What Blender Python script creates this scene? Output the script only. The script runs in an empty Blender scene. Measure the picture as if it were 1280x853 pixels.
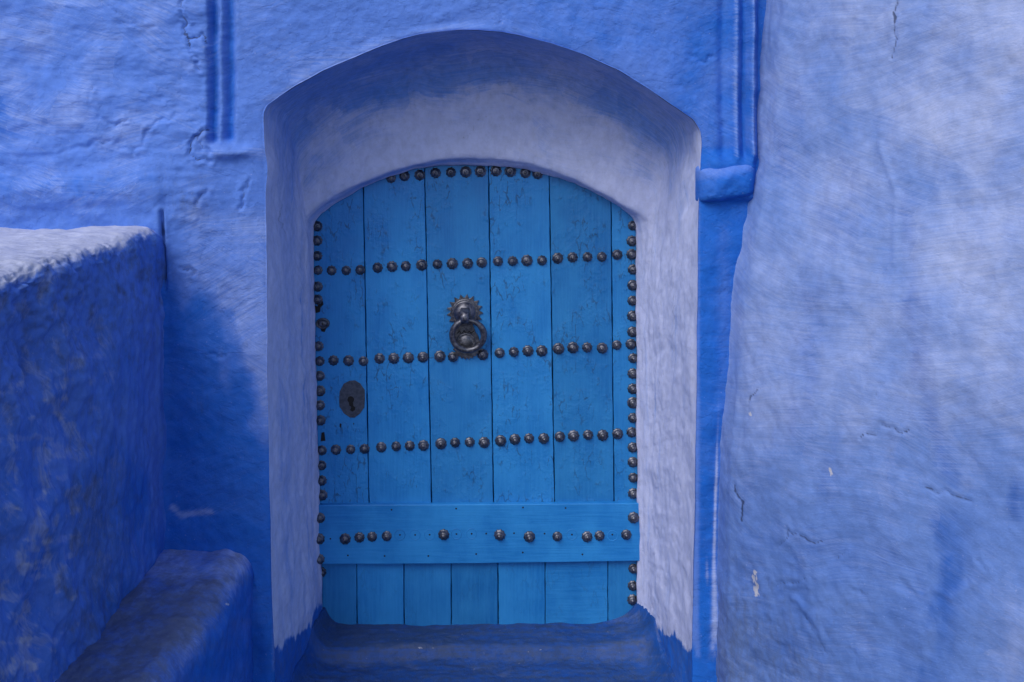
import bpy, bmesh, math, random
import numpy as np
from mathutils import Vector

# ------------------------------------------------------------------ camera, sky, sun
SC = bpy.context.scene
COL = SC.collection
CAM_Z, WALL_D, DOOR_D, FPX, HOR = 1.70, 2.50, 2.92, 1280 * 35 / 36, 150.0
cam = bpy.data.cameras.new('camera')
cam.lens, cam.sensor_width = 35, 36
cam.shift_y = -(426.5 - HOR) / 1280
cam.clip_start, cam.clip_end = 0.02, 1000
camo = bpy.data.objects.new('camera', cam)
COL.objects.link(camo)
camo.location = (0, -WALL_D, CAM_Z)
camo.rotation_euler = (math.radians(90), 0, 0)
SC.camera = camo

SUN_EL, SUN_AZ = math.radians(46), math.radians(-33)        # azimuth from -Y (towards the camera), minus = to the left
sd = Vector((math.sin(SUN_AZ) * math.cos(SUN_EL), -math.cos(SUN_AZ) * math.cos(SUN_EL), math.sin(SUN_EL)))
W = bpy.data.worlds.new('World')
SC.world = W
W.use_nodes = True
wt = W.node_tree
sky = wt.nodes.new('ShaderNodeTexSky')
sky.sky_type = 'NISHITA'
sky.sun_disc = False
sky.sun_elevation = SUN_EL
sky.sun_rotation = math.atan2(sd.x, sd.y)
sky.air_density, sky.dust_density, sky.ozone_density = 1.0, 1.5, 1.0
wt.links.new(sky.outputs[0], wt.nodes['Background'].inputs[0])
wt.nodes['Background'].inputs[1].default_value = 0.118
sl = bpy.data.lights.new('sun', 'SUN')
sl.energy, sl.angle, sl.color = 1.5, math.radians(34), (1.0, 0.95, 0.88)
so = bpy.data.objects.new('sun', sl)
COL.objects.link(so)
so.location = sd * 20
so.rotation_euler = sd.to_track_quat('Z', 'Y').to_euler()
SC.view_settings.view_transform = 'Standard'
SC.view_settings.look = 'None'
SC.view_settings.exposure = 0.42
SC.view_settings.gamma = 1.0

random.seed(7)
RNG = np.random.default_rng(11)


# ------------------------------------------------------------------ numeric helpers
def wx(px, d=WALL_D):
    return (np.asarray(px, float) - 640) * d / FPX


def wz(py, d=WALL_D):
    return CAM_Z - (np.asarray(py, float) - HOR) * d / FPX


def seen(P):
    """measured position in the photograph of world points (used to set stains and cracks where they are on the walls)"""
    d = np.maximum(P[..., 1] + WALL_D, 0.2)
    return 640 + P[..., 0] * FPX / d, HOR + (CAM_Z - P[..., 2]) * FPX / d


def _h(ix, iy, seed):
    n = (ix.astype(np.int64) * 374761393 + iy.astype(np.int64) * 668265263 + seed * 974634713) & 0x7fffffff
    n = ((n ^ (n >> 13)) * 1274126177) & 0x7fffffff
    n = ((n ^ (n >> 16)) * 85734529) & 0x7fffffff
    return ((n ^ (n >> 15)) & 0xffff) / 65535.0 * 2 * math.pi


def perlin(x, y, seed=0):
    ix, iy = np.floor(x), np.floor(y)
    fx, fy = x - ix, y - iy
    ux, uy = fx * fx * fx * (fx * (fx * 6 - 15) + 10), fy * fy * fy * (fy * (fy * 6 - 15) + 10)

    def g(dx, dy):
        a = _h(ix + dx, iy + dy, seed)
        return np.cos(a) * (fx - dx) + np.sin(a) * (fy - dy)
    a = g(0, 0) * (1 - ux) + g(1, 0) * ux
    b = g(0, 1) * (1 - ux) + g(1, 1) * ux
    return (a * (1 - uy) + b * uy) * 1.5


def fbm(x, y, seed=0, o=4, gain=0.5):
    s, a, f = 0, 1.0, 1.0
    for k in range(o):
        s = s + a * perlin(x * f, y * f, seed + 17 * k)
        a *= gain
        f *= 2.03
    return s


def ridged(x, y, seed=0, o=3):
    s, a, f = 0, 1.0, 1.0
    for k in range(o):
        s = s + a * (1 - np.abs(perlin(x * f, y * f, seed + 13 * k)) * 1.6)
        a *= 0.5
        f *= 2.1
    return s / 1.75


def sst(a, b, x):
    t = np.clip((x - a) / (b - a), 0, 1)
    return t * t * (3 - 2 * t)


def gauss(x, s):
    return np.exp(-(x / s) ** 2)


def poly_dist(px, py, pts):
    d = np.full(px.shape, 1e9)
    for (x0, y0), (x1, y1) in zip(pts[:-1], pts[1:]):
        dx, dy = x1 - x0, y1 - y0
        t = np.clip(((px - x0) * dx + (py - y0) * dy) / (dx * dx + dy * dy + 1e-9), 0, 1)
        d = np.minimum(d, np.hypot(px - x0 - t * dx, py - y0 - t * dy))
    return d


def jag(pts, seed, amp=0.22, levels=3):
    """break a line into the jagged course of a crack"""
    rg = random.Random(seed)
    pts = [tuple(map(float, p)) for p in pts]
    for _ in range(levels):
        out = [pts[0]]
        for (x0, y0), (x1, y1) in zip(pts[:-1], pts[1:]):
            L = math.hypot(x1 - x0, y1 - y0)
            o_ = rg.uniform(-amp, amp) * L if L > 2.5 else 0
            out += [((x0 + x1) / 2 - (y1 - y0) / (L + 1e-9) * o_, (y0 + y1) / 2 + (x1 - x0) / (L + 1e-9) * o_), (x1, y1)]
        pts = out
    return pts


def resample(pts, n):
    pts = np.asarray(pts, float)
    s = np.concatenate([[0], np.cumsum(np.hypot(*np.diff(pts, axis=0).T))])
    t = np.linspace(0, s[-1], n)
    return np.stack([np.interp(t, s, pts[:, 0]), np.interp(t, s, pts[:, 1])], 1)


def smooth_curve(c, k):
    """moving average along a curve with its ends kept"""
    for _ in range(k):
        c[1:-1] = (c[:-2] + 2 * c[1:-1] + c[2:]) / 4
    return c


# ------------------------------------------------------------------ object helpers
def props(o, label=None, cat=None, group=None, kind=None):
    for k, v in (('label', label), ('category', cat), ('group', group), ('kind', kind)):
        if v:
            o[k] = v
    return o


def link(name, me, mat=None, parent=None):
    o = bpy.data.objects.new(name, me)
    COL.objects.link(o)
    if mat and not me.materials:
        me.materials.append(mat)
    if parent:
        o.parent = parent
    return o


def empty(name, loc, **kw):
    o = bpy.data.objects.new(name, None)
    o.empty_display_size = 0.1
    o.location = loc
    COL.objects.link(o)
    return props(o, kind='thing', **kw)


def grid_mesh(name, P, attrs=None, flip=False):
    K, N = P.shape[:2]
    me = bpy.data.meshes.new(name)
    i = np.arange(K * N).reshape(K, N)
    q = np.stack([i[:-1, :-1], i[:-1, 1:], i[1:, 1:], i[1:, :-1]], -1).reshape(-1, 4)
    if flip:
        q = q[:, ::-1]
    me.vertices.add(K * N)
    me.vertices.foreach_set('co', np.ascontiguousarray(P, np.float32).ravel())
    me.loops.add(q.size)
    me.loops.foreach_set('vertex_index', np.ascontiguousarray(q, np.int32).ravel())
    me.polygons.add(len(q))
    me.polygons.foreach_set('loop_start', np.arange(0, q.size, 4, dtype=np.int32))
    me.polygons.foreach_set('use_smooth', np.ones(len(q), dtype=bool))
    me.update(calc_edges=True)
    attrs = dict(attrs or {})
    if 'flat' in attrs:
        fl = attrs.pop('flat')
        a = me.attributes.new('flat', 'FLOAT_VECTOR', 'POINT')
        uv = np.stack([np.broadcast_to(fl[0], (K, N)), np.broadcast_to(fl[1], (K, N)), np.zeros((K, N))], -1)
        a.data.foreach_set('vector', np.ascontiguousarray(uv, np.float32).ravel())
    for k, v in attrs.items():
        a = me.attributes.new(k, 'FLOAT', 'POINT')
        a.data.foreach_set('value', np.ascontiguousarray(np.broadcast_to(v, (K, N)), np.float32).ravel())
    return me


def bm_mesh(name, bm, smooth=True):
    bmesh.ops.recalc_face_normals(bm, faces=bm.faces)
    me = bpy.data.meshes.new(name)
    bm.to_mesh(me)
    bm.free()
    if smooth:
        for p in me.polygons:
            p.use_smooth = True
    return me


def prism(bm, pts, y_back, y_front, cham=0.0, closed_back=True):
    """extrude an outline given in (x, z) from y_back to y_front (front = smaller y), with a chamfer round the front edge"""
    n = len(pts)
    cx, cz = sum(p[0] for p in pts) / n, sum(p[1] for p in pts) / n

    def ring(y, inset):
        r = []
        for k, (x, z) in enumerate(pts):
            if inset:
                (xa, za), (xb, zb) = pts[k - 1], pts[(k + 1) % n]
                tx, tz = xb - xa, zb - za
                L = math.hypot(tx, tz) or 1
                nx, nz = -tz / L, tx / L
                if nx * (cx - x) + nz * (cz - z) < 0:
                    nx, nz = -nx, -nz
                x, z = x + nx * inset, z + nz * inset
            r.append(bm.verts.new((x, y, z)))
        return r
    rs = [ring(y_back, 0), ring(y_front + cham, 0)]
    if cham:
        rs.append(ring(y_front + cham * 0.3, cham * 0.35))
        rs.append(ring(y_front, cham))
    for a, b in zip(rs[:-1], rs[1:]):
        for k in range(n):
            bm.faces.new((a[k], a[(k + 1) % n], b[(k + 1) % n], b[k]))
    bm.faces.new(rs[-1])
    if closed_back:
        bm.faces.new(rs[0][::-1])


def lathe(bm, prof, c=(0, 0, 0), seg=24, mod=None):
    """profile [(r, h)] turned about the -Y axis through c; mod(ring, angle) scales the radius"""
    rows = []
    for j, (r, h) in enumerate(prof):
        if r < 1e-6:
            rows.append([bm.verts.new((c[0], c[1] - h, c[2]))])
            continue
        row = []
        for k in range(seg):
            a = 2 * math.pi * k / seg
            rr = r * (mod(j, a) if mod else 1)
            row.append(bm.verts.new((c[0] + rr * math.cos(a), c[1] - h, c[2] + rr * math.sin(a))))
        rows.append(row)
    for a, b in zip(rows[:-1], rows[1:]):
        for k in range(seg):
            k2 = (k + 1) % seg
            if len(a) == 1 and len(b) == 1:
                continue
            if len(a) == 1:
                bm.faces.new((a[0], b[k2], b[k]))
            elif len(b) == 1:
                bm.faces.new((a[k], a[k2], b[0]))
            else:
                bm.faces.new((a[k], a[k2], b[k2], b[k]))


def tube(bm, path, rad, seg=12, closed=False, flat=1.0):
    n = len(path)
    rows = []
    up0 = Vector((0, 1, 0))
    for k in range(n):
        p = Vector(path[k])
        if closed:
            t = Vector(path[(k + 1) % n]) - Vector(path[k - 1])
        else:
            t = Vector(path[min(k + 1, n - 1)]) - Vector(path[max(k - 1, 0)])
        t.normalize()
        u = up0 - t * up0.dot(t)
        if u.length < 0.05:
            u = Vector((1, 0, 0)) - t * t.x
        u.normalize()
        v = t.cross(u)
        r = rad[k] if hasattr(rad, '__len__') else rad
        rows.append([bm.verts.new(p + u * math.cos(2 * math.pi * j / seg) * r + v * math.sin(2 * math.pi * j / seg) * r * flat) for j in range(seg)])
    m = n if closed else n - 1
    for k in range(m):
        a, b = rows[k], rows[(k + 1) % n]
        for j in range(seg):
            bm.faces.new((a[j], a[(j + 1) % seg], b[(j + 1) % seg], b[j]))
    if not closed:
        bm.faces.new(rows[0][::-1])
        bm.faces.new(rows[-1])


# ------------------------------------------------------------------ materials
class NT:
    def __init__(s, name):
        s.m = bpy.data.materials.new(name)
        s.m.use_nodes = True
        s.t = s.m.node_tree
        s.b = s.t.nodes['Principled BSDF']

    def n(s, typ, **kw):
        nd = s.t.nodes.new(typ)
        ins = kw.pop('ins', {})
        for k, v in kw.items():
            setattr(nd, k, v)
        for k, v in ins.items():
            s.put(nd.inputs[k], v)
        return nd

    def put(s, sock, v):
        if isinstance(v, bpy.types.NodeSocket):
            s.t.links.new(v, sock)
        else:
            sock.default_value = v

    def math(s, op, a, b=0.0, clamp=False):
        nd = s.n('ShaderNodeMath', operation=op, use_clamp=clamp, ins={0: a, 1: b})
        return nd.outputs[0]

    def mix(s, f, a, b, mode='MIX'):
        nd = s.n('ShaderNodeMix', data_type='RGBA', blend_type=mode, clamp_factor=True)
        s.put(nd.inputs[0], f)
        s.put(nd.inputs[6], a if isinstance(a, bpy.types.NodeSocket) else (*a, 1))
        s.put(nd.inputs[7], b if isinstance(b, bpy.types.NodeSocket) else (*b, 1))
        return nd.outputs[2]

    def noise(s, vec, scale, detail=3.0, rough=0.55, dist=0.0):
        nd = s.n('ShaderNodeTexNoise', ins={'Vector': vec, 'Scale': scale, 'Detail': detail, 'Roughness': rough, 'Distortion': dist})
        return nd.outputs[0]

    def ramp(s, v, a, b, lo=0.0, hi=1.0):
        nd = s.n('ShaderNodeMapRange', interpolation_type='SMOOTHSTEP', ins={0: v, 1: a, 2: b, 3: lo, 4: hi})
        return nd.outputs[0]

    def vmath(s, op, a, b):
        return s.n('ShaderNodeVectorMath', operation=op, ins={0: a, 1: b}).outputs[0]

    def attr(s, name):
        return s.n('ShaderNodeAttribute', attribute_name=name).outputs['Fac']

    def bump(s, h, strength, dist, normal=None):
        nd = s.n('ShaderNodeBump', ins={'Height': h, 'Strength': strength, 'Distance': dist})
        if normal:
            s.t.links.new(normal, nd.inputs['Normal'])
        return nd.outputs[0]


MID, DEEP, PALE, DIRT = (0.084, 0.195, 0.610), (0.005, 0.118, 0.540), (0.41, 0.490, 0.77), (0.085, 0.105, 0.150)


def brush_layer(nt, co, cell, seed, wide):
    """strokes of a brush in patches, each patch painted in its own direction"""
    off = nt.vmath('ADD', co, (seed * 3.1, seed * 1.7, seed * 2.3))
    wob = nt.n('ShaderNodeTexNoise', ins={'Vector': off, 'Scale': cell * 1.3, 'Detail': 3.0}).outputs['Color']
    wv = nt.n('ShaderNodeVectorMath', operation='MULTIPLY_ADD', ins={0: wob, 1: (0.9 / cell,) * 3, 2: off}).outputs[0]
    vor = nt.n('ShaderNodeTexVoronoi', ins={'Vector': wv, 'Scale': cell, 'Randomness': 1.0})
    rnd = nt.n('ShaderNodeSeparateColor', ins={0: vor.outputs['Color']})
    ang = nt.math('MULTIPLY_ADD', rnd.outputs[0], wide)
    nt.t.nodes[-1].inputs[2].default_value = -wide / 2
    bend = nt.noise(off, cell * 0.8, 1.0)
    ang = nt.math('ADD', ang, nt.math('MULTIPLY', nt.math('SUBTRACT', bend, 0.5), 0.5))
    rot = nt.n('ShaderNodeVectorRotate', rotation_type='AXIS_ANGLE', ins={'Vector': off, 'Center': vor.outputs['Position'], 'Axis': (0, 0, 1), 'Angle': ang}).outputs[0]
    return rot, rnd.outputs[1]


def plaster(name, cell=5.0, wide=1.6, vertical=False, mid=MID, deep=DEEP, pale=PALE, dirt=DIRT,
            stroke=1.0, bumpy=1.0, rough=0.78, coat_var=0.30, blotch=0.6, layers=0.75):
    nt = NT(name)
    co = nt.n('ShaderNodeTexCoord').outputs['Object']
    fa = nt.n('ShaderNodeAttribute', attribute_name='flat').outputs['Vector']
    rot, pr = brush_layer(nt, fa, cell, 1.0, wide)
    rot2, pr2 = brush_layer(nt, fa, cell * 1.9, 2.7, wide * 1.2)
    st = (240, 6, 1) if vertical else (6, 240, 1)
    s1 = nt.noise(nt.vmath('MULTIPLY', rot, st), 1.0, 4.0, 0.62)
    st2 = tuple(v * 2.3 for v in st)
    s2 = nt.noise(nt.vmath('MULTIPLY', rot2, st2), 1.0, 3.0, 0.6)
    brush = nt.math('ADD', nt.math('MULTIPLY', s1, 0.6), nt.math('MULTIPLY', s2, 0.4))
    blot = nt.noise(co, 3.2, 6.0, 0.62, 0.6)
    fine = nt.noise(co, 38.0, 6.0, 0.65)
    patch = nt.math('ADD', nt.math('MULTIPLY', pr, 0.5), nt.math('MULTIPLY', pr2, 0.5))
    # how the coats of paint lie over each other: attribute + what the brush left
    dv = nt.math('MULTIPLY', nt.math('SUBTRACT', brush, 0.5), 1.2 * stroke)
    bl = nt.math('MULTIPLY', nt.math('SUBTRACT', blot, 0.5), blotch)
    pv = nt.math('MULTIPLY', nt.math('SUBTRACT', patch, 0.5), coat_var)
    var = nt.math('ADD', nt.math('ADD', dv, bl), pv)
    fdeep = nt.ramp(nt.math('ADD', nt.attr('deep'), nt.math('MULTIPLY', var, -0.75)), 0.12, 0.90)
    fpale = nt.ramp(nt.math('ADD', nt.attr('pale'), nt.math('MULTIPLY', var, 0.85)), 0.15, 0.95)
    col = nt.mix(fdeep, mid, deep)
    col = nt.mix(fpale, col, pale)
    # grime
    gr = nt.noise(nt.vmath('MULTIPLY', co, (1, 1, 0.5)), 60.0, 9.0, 0.78)
    fd = nt.ramp(nt.math('ADD', nt.attr('dirt'), nt.math('MULTIPLY', nt.math('SUBTRACT', gr, 0.5), 1.5)), 0.10, 1.0)
    col = nt.mix(nt.math('MULTIPLY', fd, 0.80), col, dirt)
    # bare lime where the paint has flaked
    col = nt.mix(nt.ramp(nt.attr('chip'), 0.35, 0.6), col, (0.46, 0.47, 0.56))
    # cracks
    ck = nt.ramp(nt.attr('crack'), 0.30, 0.85)
    col = nt.mix(nt.math('MULTIPLY', ck, 0.75), col, (0.012, 0.02, 0.06))
    # small flecks
    fl = nt.ramp(nt.noise(co, 140.0, 2.0), 0.70, 0.78)
    col = nt.mix(nt.math('MULTIPLY', fl, 0.22), col, (0.5, 0.52, 0.7))
    hs = nt.n('ShaderNodeHueSaturation', ins={'Hue': 0.5, 'Saturation': 1.0, 'Value': nt.ramp(fine, 0.25, 0.75, 0.90, 1.10), 'Fac': 1.0, 'Color': col})
    nt.put(nt.b.inputs['Base Color'], hs.outputs[0])
    nt.put(nt.b.inputs['Roughness'], nt.ramp(blot, 0.3, 0.7, rough - 0.10, rough + 0.08))
    nt.b.inputs['Specular IOR Level'].default_value = 0.35
    # broken layers of old paint under the last coat
    lay = nt.noise(nt.vmath('MULTIPLY', co, (0.8, 0.8, 1.3)), 7.0, 9.0, 0.60, 0.5)
    l1, l2, l3 = nt.ramp(lay, 0.455, 0.470), nt.ramp(lay, 0.545, 0.556), nt.ramp(lay, 0.63, 0.64)
    lays = nt.math('ADD', nt.math('ADD', l1, l2), l3)
    pit = nt.ramp(nt.noise(co, 75.0, 3.0, 0.5), 0.30, 0.36)
    b0 = nt.bump(nt.math('ADD', lays, nt.math('MULTIPLY', pit, 0.7)), 0.55 * layers, 0.0022)
    b1 = nt.bump(brush, 0.32 * bumpy, 0.0024, b0)
    mott = nt.noise(co, 17.0, 5.0, 0.6, 0.4)
    b2 = nt.bump(mott, 0.28 * bumpy, 0.008, b1)
    b3 = nt.bump(nt.noise(co, 220.0, 4.0, 0.6), 0.55 * bumpy, 0.0018, b2)
    nt.t.links.new(b3, nt.b.inputs['Normal'])
    return nt.m


M_wall = plaster('wall_limewash', wide=1.3, cell=4.5, stroke=0.75, bumpy=0.85, coat_var=0.22, blotch=0.45)
M_reveal = plaster('reveal_limewash', mid=(0.115, 0.270, 0.690), pale=(0.50, 0.550, 0.80), wide=0.4, cell=5.0, stroke=1.0, bumpy=0.55, blotch=0.35, layers=0.5)
M_side = plaster('side_wall_limewash', mid=(0.120, 0.225, 0.560), deep=(0.030, 0.115, 0.440), pale=(0.41, 0.465, 0.69), wide=0.7, cell=3.0, stroke=0.55, bumpy=0.75, layers=0.35, blotch=0.35, coat_var=0.12)
M_block = plaster('block_limewash', pale=(0.42, 0.45, 0.60), dirt=(0.06, 0.08, 0.13), wide=1.0, vertical=True, cell=5.0, bumpy=0.8, stroke=0.8, blotch=0.4, layers=0.6)
M_bench = plaster('bench_limewash', dirt=(0.10, 0.115, 0.155), wide=2.0, cell=7.0, stroke=0.8, blotch=0.4)
M_step = plaster('step_paint', mid=(0.06, 0.13, 0.42), deep=(0.006, 0.068, 0.32), dirt=(0.030, 0.055, 0.115), wide=0.8, cell=7.0, rough=0.6, stroke=0.8, blotch=0.5)



def door_paint(name, flake=1.0, horizontal=False):
    nt = NT(name)
    co = nt.n('ShaderNodeTexCoord').outputs['Object']
    rnd = nt.n('ShaderNodeObjectInfo').outputs['Random']
    off = nt.n('ShaderNodeCombineXYZ', ins={0: nt.math('MULTIPLY', rnd, 7.0), 1: 0.0, 2: nt.math('MULTIPLY', rnd, 13.0)}).outputs[0]
    p = nt.vmath('ADD', co, off)
    grain_s = (7, 60, 150) if horizontal else (150, 60, 7)
    grain = nt.noise(nt.vmath('MULTIPLY', p, grain_s), 1.0, 4.0, 0.6, 0.3)
    blot = nt.noise(nt.vmath('MULTIPLY', p, (1, 1, 0.6)), 9.0, 5.0, 0.6)
    col = nt.mix(nt.ramp(blot, 0.3, 0.7), (0.006, 0.150, 0.455), (0.018, 0.230, 0.580))
    col = nt.mix(nt.math('MULTIPLY', nt.ramp(grain, 0.35, 0.7), 0.35), col, (0.032, 0.262, 0.630))
    hv = nt.n('ShaderNodeHueSaturation', ins={'Hue': 0.5, 'Saturation': 1.0, 'Value': nt.ramp(nt.math('FRACT', nt.math('MULTIPLY', rnd, 7.3)), 0.0, 1.0, 0.84, 1.12), 'Fac': 1.0, 'Color': col})
    col = nt.mix(nt.math('MULTIPLY', rnd, 0.30), hv.outputs[0], (0.022, 0.195, 0.51))
    # crazed, lifting paint: fissures along the grain, only in patches
    cv = nt.vmath('MULTIPLY', p, (1.0, 1.0, 0.42))
    wob = nt.n('ShaderNodeTexNoise', ins={'Vector': cv, 'Scale': 60.0, 'Detail': 3.0}).outputs['Color']
    cvw = nt.n('ShaderNodeVectorMath', operation='MULTIPLY_ADD', ins={0: wob, 1: (0.022,) * 3, 2: cv}).outputs[0]
    vor = nt.n('ShaderNodeTexVoronoi', feature='DISTANCE_TO_EDGE', ins={'Vector': cvw, 'Scale': 52.0})
    line = nt.ramp(vor.outputs['Distance'], 0.02, 0.085, 1.0, 0.0)
    pm = nt.ramp(nt.noise(p, 7.5, 4.0, 0.65), 0.46, 0.60)
    pm2 = nt.ramp(nt.noise(nt.vmath('MULTIPLY', p, (1, 1, 0.35)), 52.0, 3.0, 0.6), 0.46, 0.56)
    fis = nt.math('MULTIPLY', nt.math('MULTIPLY', line, nt.math('MULTIPLY', pm, 0.8)), nt.math('MULTIPLY', pm2, flake), True)
    col = nt.mix(nt.math('MULTIPLY', fis, 0.75), col, (0.012, 0.035, 0.075))
    # flakes gone down to dark wood near the worn spots
    chipn = nt.ramp(nt.math('ADD', nt.noise(nt.vmath('MULTIPLY', p, (1, 1, 0.5)), 95.0, 4.0, 0.6), nt.math('MULTIPLY', nt.attr('worn'), 0.22)), 0.72, 0.76)
    chipn = nt.math('MULTIPLY', chipn, flake, True)
    col = nt.mix(nt.math('MULTIPLY', chipn, 0.9), col, (0.015, 0.018, 0.025))
    nt.put(nt.b.inputs['Base Color'], col)
    nt.put(nt.b.inputs['Roughness'], nt.ramp(blot, 0.3, 0.7, 0.42, 0.58))
    nt.b.inputs['Specular IOR Level'].default_value = 0.4
    b1 = nt.bump(grain, 0.35, 0.002)
    lift = nt.math('MULTIPLY', nt.noise(p, 85.0, 4.0, 0.65), nt.math('MULTIPLY', nt.math('ADD', pm, 0.25), flake))
    b2 = nt.bump(lift, 0.55, 0.0035, b1)
    b3 = nt.bump(nt.math('ADD', fis, chipn), -0.6, 0.002, b2)
    b4 = nt.bump(blot, 0.3, 0.006, b3)
    nt.t.links.new(b4, nt.b.inputs['Normal'])
    return nt.m


M_plank = door_paint('plank_paint', 1.0)
M_lowplank = door_paint('low_plank_paint', 0.25)
M_lowplank_h = door_paint('low_plank_cross_grain', 0.35, True)
M_rail = door_paint('rail_paint', 0.0, True)


def iron(name, c1, c2, rough=0.42, metal=0.85):
    nt = NT(name)
    co = nt.n('ShaderNodeTexCoord').outputs['Object']
    rnd = nt.n('ShaderNodeObjectInfo').outputs['Random']
    p = nt.vmath('ADD', co, nt.n('ShaderNodeCombineXYZ', ins={0: nt.math('MULTIPLY', rnd, 9.0)}).outputs[0])
    a = nt.noise(p, 120.0, 4.0, 0.6)
    b = nt.noise(p, 420.0, 3.0, 0.6)
    col = nt.mix(nt.ramp(nt.math('ADD', a, nt.math('MULTIPLY', nt.math('SUBTRACT', rnd, 0.5), 0.1)), 0.35, 0.68), c1, c2)
    nt.put(nt.b.inputs['Base Color'], col)
    nt.b.inputs['Metallic'].default_value = metal
    nt.put(nt.b.inputs['Roughness'], nt.ramp(a, 0.3, 0.7, rough - 0.1, rough + 0.15))
    nt.t.links.new(nt.bump(nt.math('ADD', a, nt.math('MULTIPLY', b, 0.4)), 0.25, 0.0008), nt.b.inputs['Normal'])
    return nt.m


M_stud = iron('stud_iron', (0.070, 0.078, 0.105), (0.17, 0.178, 0.215), 0.40)
M_knock = iron('knocker_iron', (0.085, 0.09, 0.115), (0.19, 0.195, 0.228), 0.40)
M_plate = iron('plate_iron', (0.045, 0.056, 0.085), (0.085, 0.10, 0.14), 0.55, 0.5)


def plain(name, c, r=0.9):
    nt = NT(name)
    co = nt.n('ShaderNodeTexCoord').outputs['Object']
    v = nt.noise(co, 60.0, 4.0)
    nt.put(nt.b.inputs['Base Color'], nt.mix(v, tuple(k * 0.7 for k in c), tuple(min(1, k * 1.3) for k in c)))
    nt.b.inputs['Roughness'].default_value = r
    return nt.m


M_dark = plain('dark_hollow', (0.008, 0.008, 0.010))  # black colour stands in for the shade inside holes and engraved lines
M_ground = plain('ground_stone', (0.055, 0.060, 0.085))

# ------------------------------------------------------------------ the door wall and its arched reveal
GZ_W = HOR + CAM_Z * FPX / WALL_D + 30          # a little below the ground, at the wall plane
Y_DOOR = DOOR_D - WALL_D                        # front face of the door
Y_STOP, Y_LIP = Y_DOOR - 0.005, Y_DOOR - 0.062

inner = dict(
    L=[(407, 900), (404, 780), (401, 705), (400, 650), (398, 560), (396, 500), (394, 400), (393, 320), (392.4, 290)],
    A=[(392.4, 290), (393.5, 277), (400, 268), (418.5, 254.7), (451.3, 235), (484, 221.8), (517, 212), (549.7, 207.4), (582.6, 206),
       (615.4, 206.8), (652.8, 210.3), (685.6, 218.6), (718.5, 230), (751.3, 246.5), (774.3, 259.6), (789, 272), (793.5, 281), (794.6, 292)],
    R=[(794.6, 292), (795, 430), (795, 540), (796, 640), (796.5, 700), (796, 760), (799, 900)])
dl = DOOR_D - 0.062
lip = dict(
    L=[(398, 905), (396, 790), (393, 720), (389, 650), (386, 560), (384, 420), (383, 300), (382.5, 284)],
    A=[(382.5, 284), (383.5, 270), (396, 258), (418.5, 246), (451, 229), (484, 215.5), (517, 206), (549.7, 199.6), (582.6, 197), (620, 198),
       (652.8, 202.8), (685.6, 210.4), (718.5, 221.8), (751.3, 238.5), (780, 256), (802, 267), (810, 276), (811, 288)],
    R=[(811, 288), (811, 420), (812, 560), (813, 700), (812, 770), (813, 905)])
outer = dict(
    L=[(347, GZ_W), (343, 810), (340, 750), (336, 560), (334, 450), (333, 300), (331, 200), (329.5, 152)],
    A=[(329.5, 152), (329.7, 141), (334, 132), (349.8, 120.3), (368.6, 107.5), (403.7, 88), (450.6, 68), (478.7, 56.6), (503, 48.5), (525.6, 42.6), (567.8, 37.8), (596, 37.6),
       (625.8, 40), (651.6, 44.6), (689, 54), (731, 68.5), (775.8, 89.5), (811, 111.4), (846, 134.8), (867, 150), (875.5, 164), (877.5, 180)],
    R=[(877.5, 180), (875.5, 204), (873, 257), (871, 443), (868, 650), (865, 814), (863, GZ_W)])
NL, NA, NR = 420, 800, 420


def outline(o, d):
    """(N, 2) world x, z of an outline measured at distance d"""
    a, b, c = resample(o['L'], NL), resample(o['A'], NA), resample(o['R'], NR)
    c0 = np.concatenate([a, b[1:], c[1:]])
    c0 = smooth_curve(c0, 14)
    return np.stack([wx(c0[:, 0], d), wz(c0[:, 1], d)], 1)


C_in, C_lip, C_out = outline(inner, DOOR_D), outline(lip, dl), outline(outer, WALL_D)
N = len(C_in)
idx = np.arange(N)
arch_w = sst(NL - 70, NL + 60, idx) * (1 - sst(NL + NA - 60, NL + NA + 70, idx))
arc = np.concatenate([[0], np.cumsum(np.hypot(*np.diff(C_out, axis=0).T))])

# the arris and the edges are hand made: let the outlines wander a little
for C_, amp, sc_, sd_ in ((C_out, 0.0012, 7, 3), (C_lip, 0.0026, 9, 9), (C_in, 0.0016, 12, 15)):
    C_[:, 0] += amp * fbm(arc * sc_, arc * 0 + 0.3, sd_)
    C_[:, 1] += amp * fbm(arc * sc_, arc * 0 + 0.3, sd_ + 5)

# reveal: arris -> splayed, hollowed reveal -> lip -> stop behind which the door hangs
rows, wv_ = [], []
KR = 64
for k in range(KR):
    w = k / (KR - 1)
    pw_ = 1.18 + 1.15 * arch_w
    la, de = w ** pw_, 1 - (1 - w) ** pw_
    xz = C_out * (1 - la)[:, None] + C_lip * la[:, None]
    y = Y_LIP * de
    rows.append(np.stack([xz[:, 0], y + 0 * xz[:, 0], xz[:, 1]], 1))
    wv_.append(w)
for k in range(1, 15):
    w = k / 14
    xz = C_lip * (1 - w) + C_in * w
    rows.append(np.stack([xz[:, 0], 0 * xz[:, 0] + Y_LIP + (Y_STOP - Y_LIP) * w, xz[:, 1]], 1))
    wv_.append(1 + w)
PR = np.array(rows)
WV = np.array(wv_)[:, None] * np.ones((1, N))
# round the two arrises by smoothing across the profile
for _ in range(6):
    PR[1:-1] = (PR[:-2] + 2 * PR[1:-1] + PR[2:]) / 4
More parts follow.
